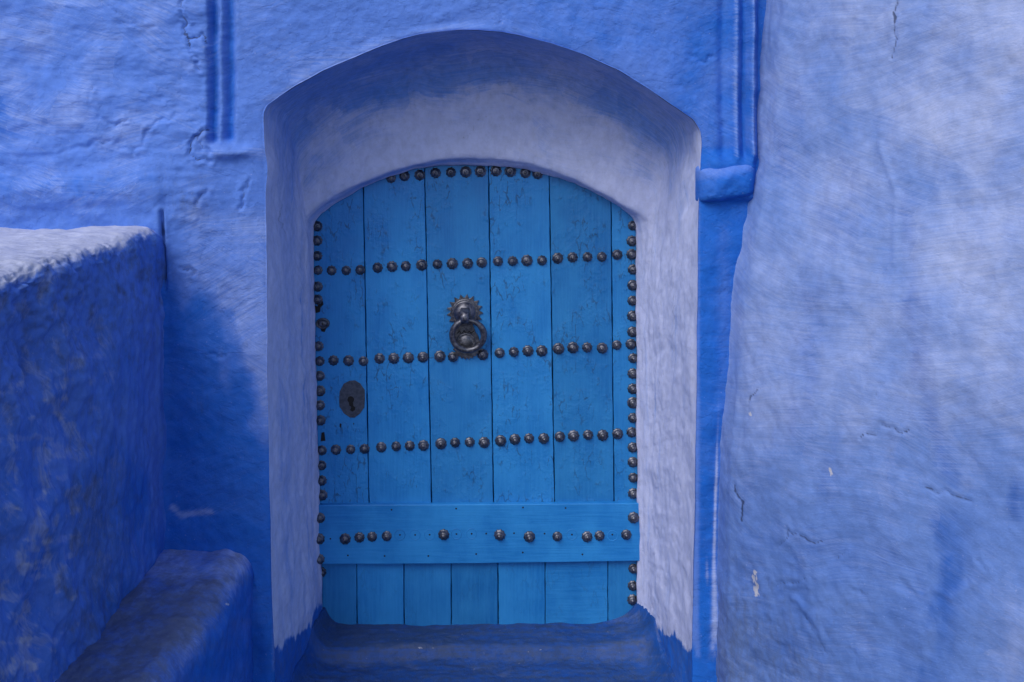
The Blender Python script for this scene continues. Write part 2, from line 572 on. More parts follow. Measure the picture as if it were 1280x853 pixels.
# hand-plastered unevenness, along the normal
du, dv = np.gradient(PR, axis=0), np.gradient(PR, axis=1)
nr = np.cross(du, dv)
nr /= np.linalg.norm(nr, axis=2, keepdims=True) + 1e-12
if nr[KR // 2, N // 2, 1] > 0:
    nr = -nr
AR = arc[None, :] * np.ones((len(PR), 1))
disp = 0.006 * fbm(AR * 3.2, WV * 1.3, 21) + 0.0028 * fbm(AR * 11, WV * 4, 22) + 0.0011 * fbm(AR * 34, WV * 14, 23)
side = (1 - arch_w)[None, :]
flk = sst(0.15, 0.30, fbm(AR * 6, WV * 5 + 0.3 * AR, 27)) * gauss(WV - 0.85, 0.22)
disp += side * 0.0018 * flk
disp += side * (0.0022 * fbm(AR * 5, WV * 5, 25) + 0.0012 * (ridged(AR * 4, WV * 4, 26) - 0.5))
kx, ky = seen(PR)
disp *= sst(0.0, 0.10, WV) * (1 - 0.5 * sst(0.92, 1.0, WV))
disp += 0.014 * gauss(ky - 212, 20) * gauss(WV - 0.10, 0.12) * (kx < 597)
PR = PR + nr * disp[..., None]
# rebate behind the lip
back = PR[-1].copy()
cxm = np.array([wx(597, DOOR_D), 1.0])
dirv = C_in - cxm
dirv /= np.linalg.norm(dirv, axis=1, keepdims=True)
back[:, 0] += dirv[:, 0] * 0.06
back[:, 2] += np.maximum(dirv[:, 1], 0) * 0.06
back2 = back.copy()
back2[:, 1] += 0.12
PR = np.concatenate([PR, back[None], back2[None]])
WVf = np.concatenate([WV, np.full((2, N), 2.0)])
px, py = seen(PR)
ARf = arc[None, :] * np.ones((len(PR), 1))
left = px < 597
line = np.where(left, np.interp(px, [330, 343, 370, 388, 396, 405], [826, 812, 796, 786, 762, 758]),
                np.interp(px, [790, 797, 803, 812, 830, 855, 868, 880], [752, 756, 764, 784, 789, 803, 812, 822]))
rag = 11 * fbm(px / 17.0, py / 40.0, 31) + 5 * fbm(px / 2.6, py / 30.0, 32)
r_deep = 0.95 * sst(-5, 5, py - line + rag)
r_pale = 0.92 + 0.15 * fbm(ARf * 2.2, WVf * 2.4, 33) + 0.10 * sst(650, 860, px) + 0.20 * gauss(WVf - 0.05, 0.10) * (px > 600) * (1 - 0.6 * arch_w)
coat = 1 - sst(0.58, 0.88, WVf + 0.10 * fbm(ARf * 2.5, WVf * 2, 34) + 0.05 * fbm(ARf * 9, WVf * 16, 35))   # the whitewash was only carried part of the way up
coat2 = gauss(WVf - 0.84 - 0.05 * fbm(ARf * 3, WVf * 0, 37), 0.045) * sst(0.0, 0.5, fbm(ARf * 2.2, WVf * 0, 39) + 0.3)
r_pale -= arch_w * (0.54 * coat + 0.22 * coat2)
r_pale += 0.14 * gauss(WVf - 0.9, 0.25) * arch_w + 0.35 * gauss(py - 212, 22) * gauss(WVf - 0.10, 0.12) * left
r_deep = np.maximum(r_deep, 0.10 * arch_w * coat)
# thin coats of the jambs: vertical streaks of the blue below
jam = 1 - arch_w
r_pale += jam * (0.32 * gauss(WVf - 0.03, 0.13) - 0.10 * gauss(WVf - 0.45, 0.25) * (0.6 + fbm(WVf * 9, ARf * 1.6, 141)) + 0.18 * gauss(WVf - 0.97 - 0.03 * fbm(ARf * 5, WVf * 0, 142), 0.05)
                  - 0.35 * sst(0.25, 0.7, fbm(WVf * 14, ARf * 4, 143)) * gauss(WVf - 0.85, 0.16))
r_pale -= (1 - arch_w) * 0.13 * sst(0.05, 0.9, fbm(WVf * 9, ARf * 2.5, 36))
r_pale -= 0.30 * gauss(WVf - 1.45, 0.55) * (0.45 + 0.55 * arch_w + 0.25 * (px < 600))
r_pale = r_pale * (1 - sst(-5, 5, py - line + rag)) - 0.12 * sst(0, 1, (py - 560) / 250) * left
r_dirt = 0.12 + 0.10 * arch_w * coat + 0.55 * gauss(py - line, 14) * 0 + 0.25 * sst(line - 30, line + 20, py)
r_crack = gauss(WVf - 0.015, 0.02) * arch_w * sst(0.0, 0.5, fbm(ARf * 6, ARf * 0, 38) + 0.35) * 0.75
for pts in ([(574, 175), (590, 165), (596, 150), (610, 148)], [(470, 168), (492, 150)], [(838, 330), (844, 400), (840, 440)], [(352, 255), (350, 275), (356, 292)]):
    r_crack = np.maximum(r_crack, 0.55 * gauss(poly_dist(px + 3 * perlin(px / 9, py / 9, 3), py + 3 * perlin(px / 9, py / 9, 4), pts), 1.1))
door_wall = empty('arched_wall', (0, 0, 0), label='lumpy blue limewashed wall with the deep arched doorway in it', cat='wall')
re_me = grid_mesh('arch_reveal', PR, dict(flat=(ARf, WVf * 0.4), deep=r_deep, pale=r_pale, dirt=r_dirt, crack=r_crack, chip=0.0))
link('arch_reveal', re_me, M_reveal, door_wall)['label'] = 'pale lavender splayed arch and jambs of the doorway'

# face of the wall: rings from the arris out to a rectangle, then the plain rest of the wall
B = np.concatenate([resample([(-1.46, -0.06), (-1.46, 1.45)], NL), resample([(-1.46, 1.45), (-1.46, 2.12), (0.80, 2.12), (0.80, 1.45)], NA)[1:],
                    resample([(0.80, 1.45), (0.80, -0.06)], NR)[1:]])
KW = 250
t = np.linspace(0, 1, KW)
t = 0.25 * t ** 2 + 0.75 * t
XZ = C_out[None] * (1 - t)[:, None, None] + B[None] * t[:, None, None]
X, Z = XZ[..., 0], XZ[..., 1]
px, py = 640 + X * FPX / WALL_D, HOR + (CAM_Z - Z) * FPX / WALL_D
wob = 4 * fbm(px / 40, py / 40, 41)
h = 0.011 * fbm(X / 0.55, Z / 0.55, 42, 3) + 0.0045 * fbm(X / 0.16, Z / 0.13, 43, 4) + 0.0012 * fbm(X / 0.035, Z / 0.03, 44, 3)
up_l = sst(300, 240, px) * sst(300, 235, py + 3 * wob)
h += 0.014 * up_l
h += up_l * 0.0050 * (ridged(X / 0.30 + 0.4 * fbm(X * 6, Z * 6, 45), Z / 0.085, 46) - 0.5) * sst(90, 190, py)
h += up_l * 0.0060 * fbm(X / 0.20, Z / 0.075, 47, 4)
h += 0.012 * gauss(py - 240 - wob, 20) * sst(215, 120, px)
# narrow double groove left of the arch
gm = sst(184, 172, py + wob * 0.5)
h -= gm * 0.026 * (sst(259, 268, px + 0.4 * wob) * sst(299, 287, px + 0.4 * wob))
h += gm * 0.018 * gauss(px - 277 + 0.4 * wob, 6.0)
h += 0.016 * gauss(py - 190 - 0.8 * wob, 9) * sst(262, 275, px) * sst(336, 326, px)
h += 0.010 * gauss(px - 330, 10) * gauss(py - 208, 24)
# twin beads right of the arch
gm = sst(206, 190, py)
h += gm * (0.016 * gauss(px - 920 + 0.2 * wob, 5.5) + 0.020 * gauss(px - 940 + 0.2 * wob, 4.5) - 0.016 * sst(945, 950, px) - 0.010 * gauss(px - 905, 7) - 0.008 * gauss(px - 930, 4))
h += 0.016 * sst(186, 206, py) * sst(254, 246, py) * sst(862, 872, px) * sst(946, 938, px)
# step and slit at the corner of the plaster block
h += 0.005 * sst(212, 200, px) * sst(180, 275, py)
h -= 0.011 * gauss(px - 206.5, 1.3) * sst(260, 268, py) * sst(372, 340, py)
cracks = [([(236, -5), (236, 30), (240, 55), (250, 75), (252, 88)], 1), ([(240, 48), (255, 43), (260, 55)], .9), ([(262, 162), (248, 170), (240, 190), (252, 200), (265, 202)], 1.0),
          ([(250, 172), (255, 185), (265, 190)], .8), ([(135, 152), (148, 158), (162, 150)], .6), ([(170, 190), (186, 170), (200, 150), (222, 144)], .6),
          ([(300, 262), (304, 240), (312, 226)], .8), ([(250, 255), (254, 243), (262, 238)], .6), ([(130, 0), (150, 18), (165, 30), (195, 33)], .5),
          ([(120, 110), (120, 135), (132, 150)], .5), ([(80, 190), (100, 182), (112, 186), (140, 176)], .5), ([(225, 335), (240, 337), (243, 345)], .7),
          ([(262, 443), (280, 446)], .6), ([(860, 68), (880, 78), (892, 70)], .4), ([(620, 0), (628, 22), (622, 36)], .35), ([(205, 264), (205.5, 300), (206.5, 362)], 1.1)]
ckm = np.zeros_like(px)
jx, jy = 1.5 * fbm(px / 9, py / 9, 51, 2), 1.5 * fbm(px / 9, py / 9, 52, 2)
for pts, a in cracks:
    jit = 0.0 if pts[0][0] == 205 else 1.0
    d = poly_dist(px + jx * jit, py + jy * jit, jag(pts, pts[0][0] + pts[0][1], 0.22 * jit))
    ckm = np.maximum(ckm, a * gauss(d, 1.2) * (0.8 + 0.6 * fbm(px / 20, py / 20, 53)))
    h -= 0.0035 * a * gauss(d, 2.0) - 0.0022 * a * gauss(d - 5, 3.0)
edge = np.linalg.norm(XZ - C_out[None], axis=2)
h *= sst(0.0, 0.05, edge) * 0.8 + 0.2
Yw = -h
Yw += 0.0035 * np.exp(-edge / 0.006)
Yw[0] = PR[0, :, 1]
Pw = np.stack([X, Yw, Z], -1)
Pw[0] = PR[0]
# paint
n1, n2 = fbm(px / 60, py / 60, 61), fbm(px / 24, py / 34, 62)
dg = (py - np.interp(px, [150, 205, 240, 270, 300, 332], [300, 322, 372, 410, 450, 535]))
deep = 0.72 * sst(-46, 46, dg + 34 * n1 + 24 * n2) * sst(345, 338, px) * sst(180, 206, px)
deep = np.maximum(deep, (0.80 + 0.15 * n1) * sst(868, 878, px + 0.3 * wob) * sst(168, 190, py) - 0.25 * gauss(px - 905, 10) * sst(250, 300, py))
deep = np.maximum(deep, (0.55 + 0.2 * n1) * sst(770, 880, px) * sst(210, 190, py))
deep = np.maximum(deep, 0.40 * sst(560, 700, px + 25 * n1) * sst(120, 40, py) + 0.12 * n2)
deep = np.maximum(deep, 0.75 * gm * (gauss(px - 930, 5) + sst(944, 952, px)))
deep = np.maximum(deep, 0.68 * sst(184, 172, py + wob * 0.5) * np.maximum(gauss(px - 268, 5), gauss(px - 287, 6)))
deep = np.maximum(deep, 0.55 * gauss(px - 0, 26) * gauss(py - 150, 50) + 0.30 * sst(205, 240, py) * sst(330, 200, px) * (1 - up_l) * 0.7)
deep = np.maximum(deep, 0.35 * gauss(py - 232 - 2 * wob, 18) * sst(260, 120, px) + 0.2 * n2)
pale = 0.27 * up_l * (0.8 + 0.6 * n1) + 0.06
pale += 0.16 * gauss(py - 190 - 0.8 * wob, 10) * sst(258, 275, px) * sst(338, 326, px)
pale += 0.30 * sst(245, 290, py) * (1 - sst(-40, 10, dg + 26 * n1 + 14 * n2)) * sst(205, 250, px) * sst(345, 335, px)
pale += 0.30 * gm * (gauss(px - 919, 4) + gauss(px - 941, 4))
pale += 0.28 * np.exp(-edge / 0.05) * arch_w[None] * sst(840, 500, px)
pale += 0.34 * gauss(poly_dist(px, py, [(215, 635), (225, 645), (262, 641)]), 6) * 1.3
strip = gauss(px - np.interp(py, [480, 700, 830], [898, 893, 893]), np.interp(py, [480, 690, 780, 830], [1.5, 2.5, 6, 7])) * sst(470, 620, py) * sst(838, 824, py + 8 * n2)
pale += 0.6 * strip
pale += 0.4 * gauss(px - 884, 3) * gauss(py - 715, 22)
pale += 0.18 * sst(140, 60, py) * sst(520, 320, px) * (px > 295)
deep *= 1 - 0.9 * strip
dirt = 0.05 + 0.22 * gauss(poly_dist(px, py, [(235, 255), (242, 262)]), 9) + 0.15 * sst(170, 250, py) * up_l + 0.2 * gauss(px - 250, 14) * gauss(py - 503, 18)
low_r = sst(800, 826, py + 12 * n2 - 0.25 * (px - 880)) * (px > 800)
deep, pale = np.maximum(deep, 0.85 * low_r), pale * (1 - low_r)
deep = np.maximum(deep, 0.9 * sst(815, 850, py + 10 * n2) * (px < 345) * (px > 200))
at = dict(deep=deep, pale=pale, dirt=dirt, crack=ckm,  chip=gauss(poly_dist(px, py, [(190, 281)]), 2.5) * 0.6)


def ext(a, n=3):
    return np.concatenate([a] + [a[-1:]] * n)


B2 = np.concatenate([resample([(-3.4, -0.06), (-3.4, 1.45)], NL), resample([(-3.4, 1.45), (-3.4, 3.3), (1.6, 3.3), (1.6, 1.45)], NA)[1:], resample([(1.6, 1.45), (1.6, -0.06)], NR)[1:]])
e1 = np.stack([B2[:, 0], 0 * B2[:, 0], B2[:, 1]], 1)
e2 = e1 + np.array([0, 0.62, 0])
e3 = np.stack([C_out[:, 0] * 1.1, 0 * B2[:, 0] + 0.62, C_out[:, 1] + 0.05], 1)
Pw = np.concatenate([Pw, e1[None], e2[None], e3[None]])
FW = (Pw[..., 0].copy(), Pw[..., 2].copy())
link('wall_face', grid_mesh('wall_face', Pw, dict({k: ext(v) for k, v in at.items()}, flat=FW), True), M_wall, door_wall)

# impost ledge at the right springing of the arch
nu, nvv = 60, 110
u = np.linspace(-1, 1, nu)
prof = np.linspace(0, 1, nvv)
th = (prof - 0.5) * math.pi
sx = wx(np.interp(u, [-1, 1], [872, 945]))
cz_, hz = float(wz(229)), 0.042
pr_y = np.sign(np.cos(th)) * np.abs(np.cos(th)) ** 0.45
pr_z = np.sign(np.sin(th)) * np.abs(np.sin(th)) ** 0.55
endt = (1 - np.abs(u) ** 5) ** 0.45
PL = np.zeros((nu, nvv, 3))
PL[..., 0] = sx[:, None]
PL[..., 1] = 0.03 - (0.066 * pr_y[None] * endt[:, None])
PL[..., 2] = cz_ + hz * pr_z[None] * (0.8 + 0.2 * endt[:, None]) + 0.012 * sst(0.0, 1.0, th / 1.5)[None] * (1 - pr_y)[None]
PL[..., 2] += 0.0018 * fbm(PL[..., 0] * 14, PL[..., 1] * 14, 71)
PL[..., 1] += 0.004 * fbm(PL[..., 0] * 18, PL[..., 2] * 18, 72)
PL[..., 2] += 0.010 * (u[:, None])
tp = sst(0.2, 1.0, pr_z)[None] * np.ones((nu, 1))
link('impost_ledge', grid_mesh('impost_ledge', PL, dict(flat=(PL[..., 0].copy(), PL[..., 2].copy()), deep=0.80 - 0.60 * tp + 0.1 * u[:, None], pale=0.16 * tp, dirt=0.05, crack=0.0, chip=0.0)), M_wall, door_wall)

# ------------------------------------------------------------------ side wall on the right
zs = np.concatenate([np.linspace(-0.06, 2.25, 470), [2.7, 3.3, 3.3]])
ts = np.concatenate([np.linspace(-0.035, 0.75, 230), [1.1, 1.6, 2.2]])
Zc = zs[:, None] * np.ones((1, len(ts)))
Tc = ts[None] * np.ones((len(zs), 1))
pyc = HOR + (CAM_Z - Zc) * FPX / WALL_D
Xc = wx(np.interp(pyc, [-600, -100, 0, 100, 200, 240, 330, 430, 530, 650, 853, 1000], [975, 966, 963, 957, 948, 940, 922, 909, 903, 898, 896, 897]))
Xc = smooth_curve(Xc.copy(), 60)
gx = np.where(Tc < 0, 0.55 * Tc, 0.28 * Tc + 0.50 * np.maximum(Tc - 0.06, 0) ** 1.15)
hs_ = 0.010 * fbm(Tc / 0.4, Zc / 0.5, 81, 3) + 0.005 * fbm(Tc / 0.13, Zc / 0.16, 82, 4) + 0.0013 * fbm(Tc / 0.035, Zc / 0.035, 83, 3)
hs_ += 0.012 * gauss(Tc - 0.22, 0.12) * sst(1.25, 1.0, Zc) * sst(0.2, 0.6, Zc)
P0 = np.stack([Xc + gx, -Tc, Zc], -1)
px, py = seen(P0)
n1, n2, n3 = fbm(px / 110, py / 130, 84), fbm(px / 34, py / 60, 85), fbm(px / 12, py / 14, 86)
rc = [([(1078, 547), (1098, 544), (1103, 529), (1136, 538)], 1), ([(1154, 610), (1179, 615), (1212, 628)], 1), ([(974, 684), (989, 659), (1017, 676), (1032, 676)], .8),
      ([(921, 605), (928, 622), (929, 650)], .9), ([(966, 740), (985, 728), (1010, 722)], .8), ([(1062, 735), (1085, 745), (1093, 738)], .8), ([(1120, -5), (1119, 40), (1115, 72)], .9),
      ([(1046, 700), (1058, 690)], .6), ([(940, 500), (955, 485)], .8), ([(1097, 495), (1102, 480)], .7), ([(1220, 700), (1232, 715)], .7), ([(918, 560), (935, 530), (940, 500)], .45),
      ([(1010, 770), (1030, 800), (1045, 820)], .6), ([(1060, 800), (1075, 840)], .5), ([(1080, 600), (1085, 560)], .5), ([(1195, 295), (1215, 296)], .4), ([(1252, 118), (1262, 118)], .6)]
ckm = np.zeros_like(px)
jx, jy = 1.5 * fbm(px / 9, py / 9, 87, 2), 1.5 * fbm(px / 9, py / 9, 88, 2)
for pts, a in rc:
    d = poly_dist(px + jx, py + jy, jag(pts, pts[0][0]))
    ckm = np.maximum(ckm, a * gauss(d, 1.4) * (0.85 + 0.5 * n2))
    hs_ -= 0.0022 * a * gauss(d, 1.6) - 0.0012 * a * gauss(d - 5, 4)
for pts in ([(1130, 720), (1150, 745), (1165, 738), (1190, 748), (1215, 730)], [(995, 745), (1020, 770), (1035, 800)], [(1048, 560), (1060, 540)], [(1100, 180), (1120, 240), (1118, 330)]):
    hs_ += 0.003 * gauss(poly_dist(px + jx, py + jy, pts), 4)
hs_ += 0.0018 * (n3 + 0.5 * fbm(px / 5, py / 5, 89)) * sst(640, 760, py) * sst(1150, 1000, px)
nside = np.array([-0.82, -0.57, 0])
P1 = P0 + nside * hs_[..., None]
P1[-1, :, 0] += 0.4
P1[:, -1] += 0
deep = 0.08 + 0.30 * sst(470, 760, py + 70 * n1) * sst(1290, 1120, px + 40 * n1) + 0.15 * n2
deep = np.maximum(deep, 0.55 * sst(930, 905, px - 0.08 * (850 - py) * 0) * sst(500, 700, py) * 0.4)
for pts, w_, a in (([(1012, 380), (1015, 470), (1010, 560)], 14, .42), ([(1148, 380), (1156, 450), (1170, 540), (1190, 600)], 11, .5), ([(1185, 660), (1180, 760), (1165, 853)], 20, .55),
                   ([(1190, 700), (1194, 730)], 10, .7), ([(1060, 230), (1050, 300), (1046, 360)], 24, .3), ([(1135, 250), (1150, 380)], 9, .3), ([(990, 120), (985, 200)], 20, .35),
                   ([(1270, 610), (1272, 640)], 9, .5), ([(1045, 560), (1030, 640)], 12, .3)):
    d = poly_dist(px + 12 * n2, py, pts)
    deep = np.maximum(deep, (a * 0.85 + 0.25 * n2) * gauss(d, w_ * 1.6) + 0.10)
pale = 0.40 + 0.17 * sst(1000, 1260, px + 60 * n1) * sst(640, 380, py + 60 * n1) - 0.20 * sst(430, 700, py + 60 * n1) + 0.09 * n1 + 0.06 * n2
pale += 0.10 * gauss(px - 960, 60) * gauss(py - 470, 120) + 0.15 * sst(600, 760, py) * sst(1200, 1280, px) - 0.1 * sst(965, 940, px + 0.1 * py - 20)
chip = np.zeros_like(px)
for pts, w_ in (([(944, 716), (948, 742)], 4.2), ([(1040, 585), (1042, 592)], 2.5), ([(940, 515), (941, 517)], 2),):
    chip = np.maximum(chip, gauss(poly_dist(px + 0.6 * jx, py + 0.6 * jy, pts), w_) * (0.85 + 0.9 * fbm(px / 4, py / 4, 90)))
dirt = 0.07 + 0.30 * sst(690, 830, py + 40 * n1) * sst(1100, 960, px) + 0.12 * sst(960, 915, px) * sst(430, 600, py)
sw = empty('side_wall', (0.6, -0.4, 0), label='pale lavender-blue bulging wall standing right of the doorway', cat='wall')
P1 -= np.array([0.6, -0.4, 0])
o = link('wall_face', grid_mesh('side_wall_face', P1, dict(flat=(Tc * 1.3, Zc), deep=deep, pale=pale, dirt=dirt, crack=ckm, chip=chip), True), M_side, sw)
bm = bmesh.new()
prism(bm, [(0.60, -0.06), (1.9, -0.06), (1.9, 3.29), (0.75, 3.29)], 0.60, 0.0)
for v in bm.verts:
    v.co.x -= 0.6
    v.co.y += 0.4
link('wall_core', bm_mesh('side_wall_core', bm, False), M_side, sw)

# ------------------------------------------------------------------ plaster block on the left
XB, ZB, RB = -0.874, 1.432, 0.042
top_s = np.concatenate([[-3.2], np.linspace(-1.75, XB - RB, 170)])
arc_n = 34
side_s = np.linspace(ZB - RB, -0.06, 330)
prx = np.concatenate([top_s, XB - RB + RB * np.sin(np.linspace(0, math.pi / 2, arc_n)[1:-1]), np.full(330, XB)])
prz = np.concatenate([np.full(171, ZB), ZB - RB + RB * np.cos(np.linspace(0, math.pi / 2, arc_n)[1:-1]), side_s])
pnx = np.concatenate([np.zeros(171), np.sin(np.linspace(0, math.pi / 2, arc_n)[1:-1]), np.ones(330)])
pnz = np.concatenate([np.ones(171), np.cos(np.linspace(0, math.pi / 2, arc_n)[1:-1]), np.zeros(330)])
sl_ = np.concatenate([[0], np.cumsum(np.hypot(np.diff(prx), np.diff(prz)))])
s_edge = sl_[171 + arc_n // 2]
ys = np.concatenate([np.linspace(0.03, -1.0, 240), [-1.2, -1.6, -1.6]])
S, Yb = sl_[:, None] * np.ones((1, len(ys))), ys[None] * np.ones((len(sl_), 1))
de = S - s_edge
hb = 0.012 * fbm(S / 0.45, Yb / 0.45, 91, 3) + 0.006 * fbm(S / 0.15, Yb / 0.12, 92, 4) + 0.0020 * fbm(S / 0.04, Yb / 0.03, 93, 4)
# worn, pitted edge and the lumpy near part
near = sst(-0.15, -0.6, Yb)
edge_band = sst(-0.10, 0.02, de) * sst(0.42, 0.08, de)
hb -= edge_band * (0.016 * sst(-0.1, 0.6, fbm(S / 0.10, Yb / 0.10, 94, 4)) + 0.008 * np.abs(fbm(S / 0.05, Yb / 0.05, 95, 3))) * (0.25 + 0.75 * near)
hb += near * sst(0.0, 0.12, de) * (0.022 * fbm(S / 0.17, Yb / 0.11, 96, 4) + 0.008 * (ridged(S / 0.2, Yb / 0.06, 97) - 0.5))
hb -= 0.025 * sst(-0.35, -0.85, Yb) * edge_band
hb += sst(0.02, 0.2, de) * 0.0045 * fbm(S / 0.30, Yb / 0.045, 98, 3)
Pb = np.stack([prx[:, None] + pnx[:, None] * hb, Yb, prz[:, None] + pnz[:, None] * hb], -1)
Pb[:, -1, 0] = -1.6
px, py = seen(Pb)
n1, n2, n3 = fbm(px / 70, py / 80, 101), fbm(px / 22, py / 40, 102), fbm(px / 9, py / 9, 103)
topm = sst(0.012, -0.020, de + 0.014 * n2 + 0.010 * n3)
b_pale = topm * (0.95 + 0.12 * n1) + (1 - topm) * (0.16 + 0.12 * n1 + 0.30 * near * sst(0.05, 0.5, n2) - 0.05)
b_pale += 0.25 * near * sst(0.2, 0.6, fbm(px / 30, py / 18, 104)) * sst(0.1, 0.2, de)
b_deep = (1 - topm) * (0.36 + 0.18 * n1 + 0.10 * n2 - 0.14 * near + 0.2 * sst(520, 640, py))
b_deep -= 0.5 * gauss(px - 193, 7) * sst(330, 420, py) * sst(700, 600, py)
b_dirt = (1 - topm) * (0.16 + 0.26 * edge_band * (0.7 + n3) + 0.12 * sst(0.25, 0.6, fbm(px / 14, py / 22, 105)) + 0.30 * sst(60, 110, px + 25 * n2) * sst(190, 130, px + 20 * n2) * sst(480, 620, py) + 0.15 * n2) + topm * (0.08 + 0.24 * sst(-0.30, 0.0, de) * near + 0.15 * n2)
b_chip = np.zeros_like(px)
for pts in ([(62, 352), (66, 355)], [(118, 305), (122, 304)], [(20, 490), (26, 487)], [(188, 281), (192, 280)]):
    b_chip = np.maximum(b_chip, 0.5 * gauss(poly_dist(px, py, pts), 2.2))
b_ck = np.zeros_like(px)
for pts in ([(52, 362), (62, 366)], [(0, 412), (8, 402)], [(20, 498), (30, 484), (36, 486)], [(96, 330), (118, 318), (140, 312)], [(0, 398), (30, 370), (52, 345), (92, 325)], [(150, 318), (185, 300), (205, 290)]):
    b_ck = np.maximum(b_ck, 0.6 * gauss(poly_dist(px + 5 * n3, py + 5 * n2, pts), 2.0) * (0.5 + n3))
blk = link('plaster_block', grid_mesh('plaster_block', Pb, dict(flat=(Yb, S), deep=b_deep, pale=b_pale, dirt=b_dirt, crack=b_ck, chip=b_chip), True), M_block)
props(blk, 'tall grimy blue plaster block with a pale worn top, left of the doorway', 'plaster block', kind='thing')

# ------------------------------------------------------------------ low bench against the block
X0, X1, ZT = XB - 0.03, -0.652, 0.617
nu, nvv = 150, 260
RBn = 0.075
seg1 = np.linspace(X0, X1 - RBn, 60)
aa = np.linspace(0, math.pi / 2, 22)[1:-1]
seg3 = np.linspace(ZT - RBn, -0.06, 90)
bx = np.concatenate([seg1, X1 - RBn + RBn * np.sin(aa), np.full(90, X1)])
bz = np.concatenate([np.full(60, ZT), ZT - RBn + RBn * np.cos(aa), seg3])
bnx = np.concatenate([np.zeros(60), np.sin(aa), np.ones(90)])
bnz = np.concatenate([np.ones(60), np.cos(aa), np.zeros(90)])
# run along Y and round down at the near end
yl = np.linspace(0.03, -0.62, 190)
ea = np.linspace(0, math.pi / 2, 16)[1:]
ye = np.concatenate([yl, -0.62 - 0.05 * np.sin(ea), [-0.672]])
zdrop = np.concatenate([np.zeros(190), 0.05 * (1 - np.cos(ea)), [0.7]])
S = np.concatenate([[0], np.cumsum(np.hypot(np.diff(bx), np.diff(bz)))])[:, None] * np.ones((1, len(ye)))
Yb = ye[None] * np.ones((len(bx), 1))
hb = 0.008 * fbm(S / 0.16, Yb / 0.18, 111, 4) + 0.0022 * fbm(S / 0.04, Yb / 0.05, 112, 3)
Pn = np.stack([bx[:, None] + bnx[:, None] * hb - 0.035 * sst(-0.25, -0.6, Yb) * bnx[:, None], Yb, np.maximum(bz[:, None] + bnz[:, None] * hb - zdrop[None], -0.06)], -1)
px, py = seen(Pn)
n1, n2 = fbm(px / 60, py / 40, 113), fbm(px / 20, py / 16, 114)
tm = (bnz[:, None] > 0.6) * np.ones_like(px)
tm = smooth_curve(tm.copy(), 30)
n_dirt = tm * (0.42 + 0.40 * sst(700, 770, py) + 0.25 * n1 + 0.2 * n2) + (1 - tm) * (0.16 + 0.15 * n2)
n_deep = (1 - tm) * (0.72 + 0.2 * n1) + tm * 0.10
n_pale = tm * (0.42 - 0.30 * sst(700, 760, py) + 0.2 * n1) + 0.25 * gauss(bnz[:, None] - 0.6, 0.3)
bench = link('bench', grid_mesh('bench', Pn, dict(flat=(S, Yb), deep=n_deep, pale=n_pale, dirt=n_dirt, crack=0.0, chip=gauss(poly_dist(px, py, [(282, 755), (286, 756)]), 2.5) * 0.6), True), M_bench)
props(bench, 'low blue plaster bench with a scuffed grey top, at the foot of the block', 'bench', kind='thing')

# ------------------------------------------------------------------ threshold step
ZS = CAM_Z - (782 - HOR) * DOOR_D / FPX
cy = [(0.52, ZS), (Y_DOOR, ZS), (0.318, ZS - 0.003), (0.306, ZS - 0.010), (0.298, ZS - 0.022), (0.290, ZS - 0.034), (0.275, ZS - 0.040), (0.10, ZS - 0.050), (-0.10, ZS - 0.058), (-0.135, ZS - 0.066), (-0.145, ZS - 0.085), (-0.15, -0.06)]
cs = resample(cy, 300)
cs = smooth_curve(cs, 5)
xs = np.linspace(-0.70, 0.60, 330)
Yt, Xt = cs[:, 0][:, None] * np.ones((1, 330)), xs[None] * np.ones((300, 1))
Zt = cs[:, 1][:, None] * np.ones((1, 330))
ht = 0.006 * fbm(Xt / 0.22, Yt / 0.12, 121, 4) + 0.002 * fbm(Xt / 0.05, Yt / 0.03, 122, 3) + 0.004 * fbm(Xt / 0.35, Yt / 0.5, 120, 2)
Yt = Yt + 0.012 * fbm(Xt / 0.3, Xt * 0 + 0.7, 123, 4) * sst(0.40, 0.32, Yt)
jl = np.interp(Yt, [0.0, Y_LIP, Y_DOOR], [-0.60, -0.555, -0.548])
jr = np.interp(Yt, [0.0, Y_LIP, Y_DOOR], [0.448, 0.395, 0.366])
# mortar fillets where the step runs up against the jambs
fil = 0.055 * np.exp(-np.maximum(Xt - jl, 0) / 0.018) + 0.055 * np.exp(-np.maximum(jr - Xt, 0) / 0.022)
inside = sst(-0.10, 0.0, Yt) * sst(0.47, 0.43, Yt)
tilt = 0.020 * sst(0.22, 0.36, Xt) * sst(0.2, 0.35, Yt)
Zt = Zt + (ht + fil * inside + tilt) * (Zt > 0.05)
Pt = np.stack([Xt, Yt, Zt], -1)
px, py = seen(Pt)
n1, n2, n3 = fbm(px / 70, py / 22, 124), fbm(px / 26, py / 8, 125), fbm(px / 8, py / 4, 126)
lipm = gauss(cs[:, 1][:, None] - (ZS - 0.016), 0.013) * (Yt > 0.2)
t_deep = 0.98 + 0.10 * n1 - 0.12 * n2
t_pale = 0.05 + 0.12 * n1 + 0.12 * sst(0.15, 0.6, n2) * (Yt < 0.28) + 0.12 * sst(700, 850, px)
t_dirt = 0.52 + 0.2 * fbm(Xt * 5, py / 3.0, 127) + 0.12 * n2 + 0.12 * n3 + 0.25 * (Yt > 0.31) * sst(700, 480, px) - 0.25 * fil / 0.055 + 0.08
t_chip = lipm * sst(0.50, 0.80, n3 * 0.7 + 0.6 * n1) * 0.55
step = link('doorstep', grid_mesh('doorstep', Pt, dict(flat=(Xt, np.linspace(0, 0.75, 300)[:, None]), deep=t_deep, pale=t_pale, dirt=t_dirt, crack=0.35 * lipm * sst(0, 0.5, -n3), chip=t_chip)), M_step)
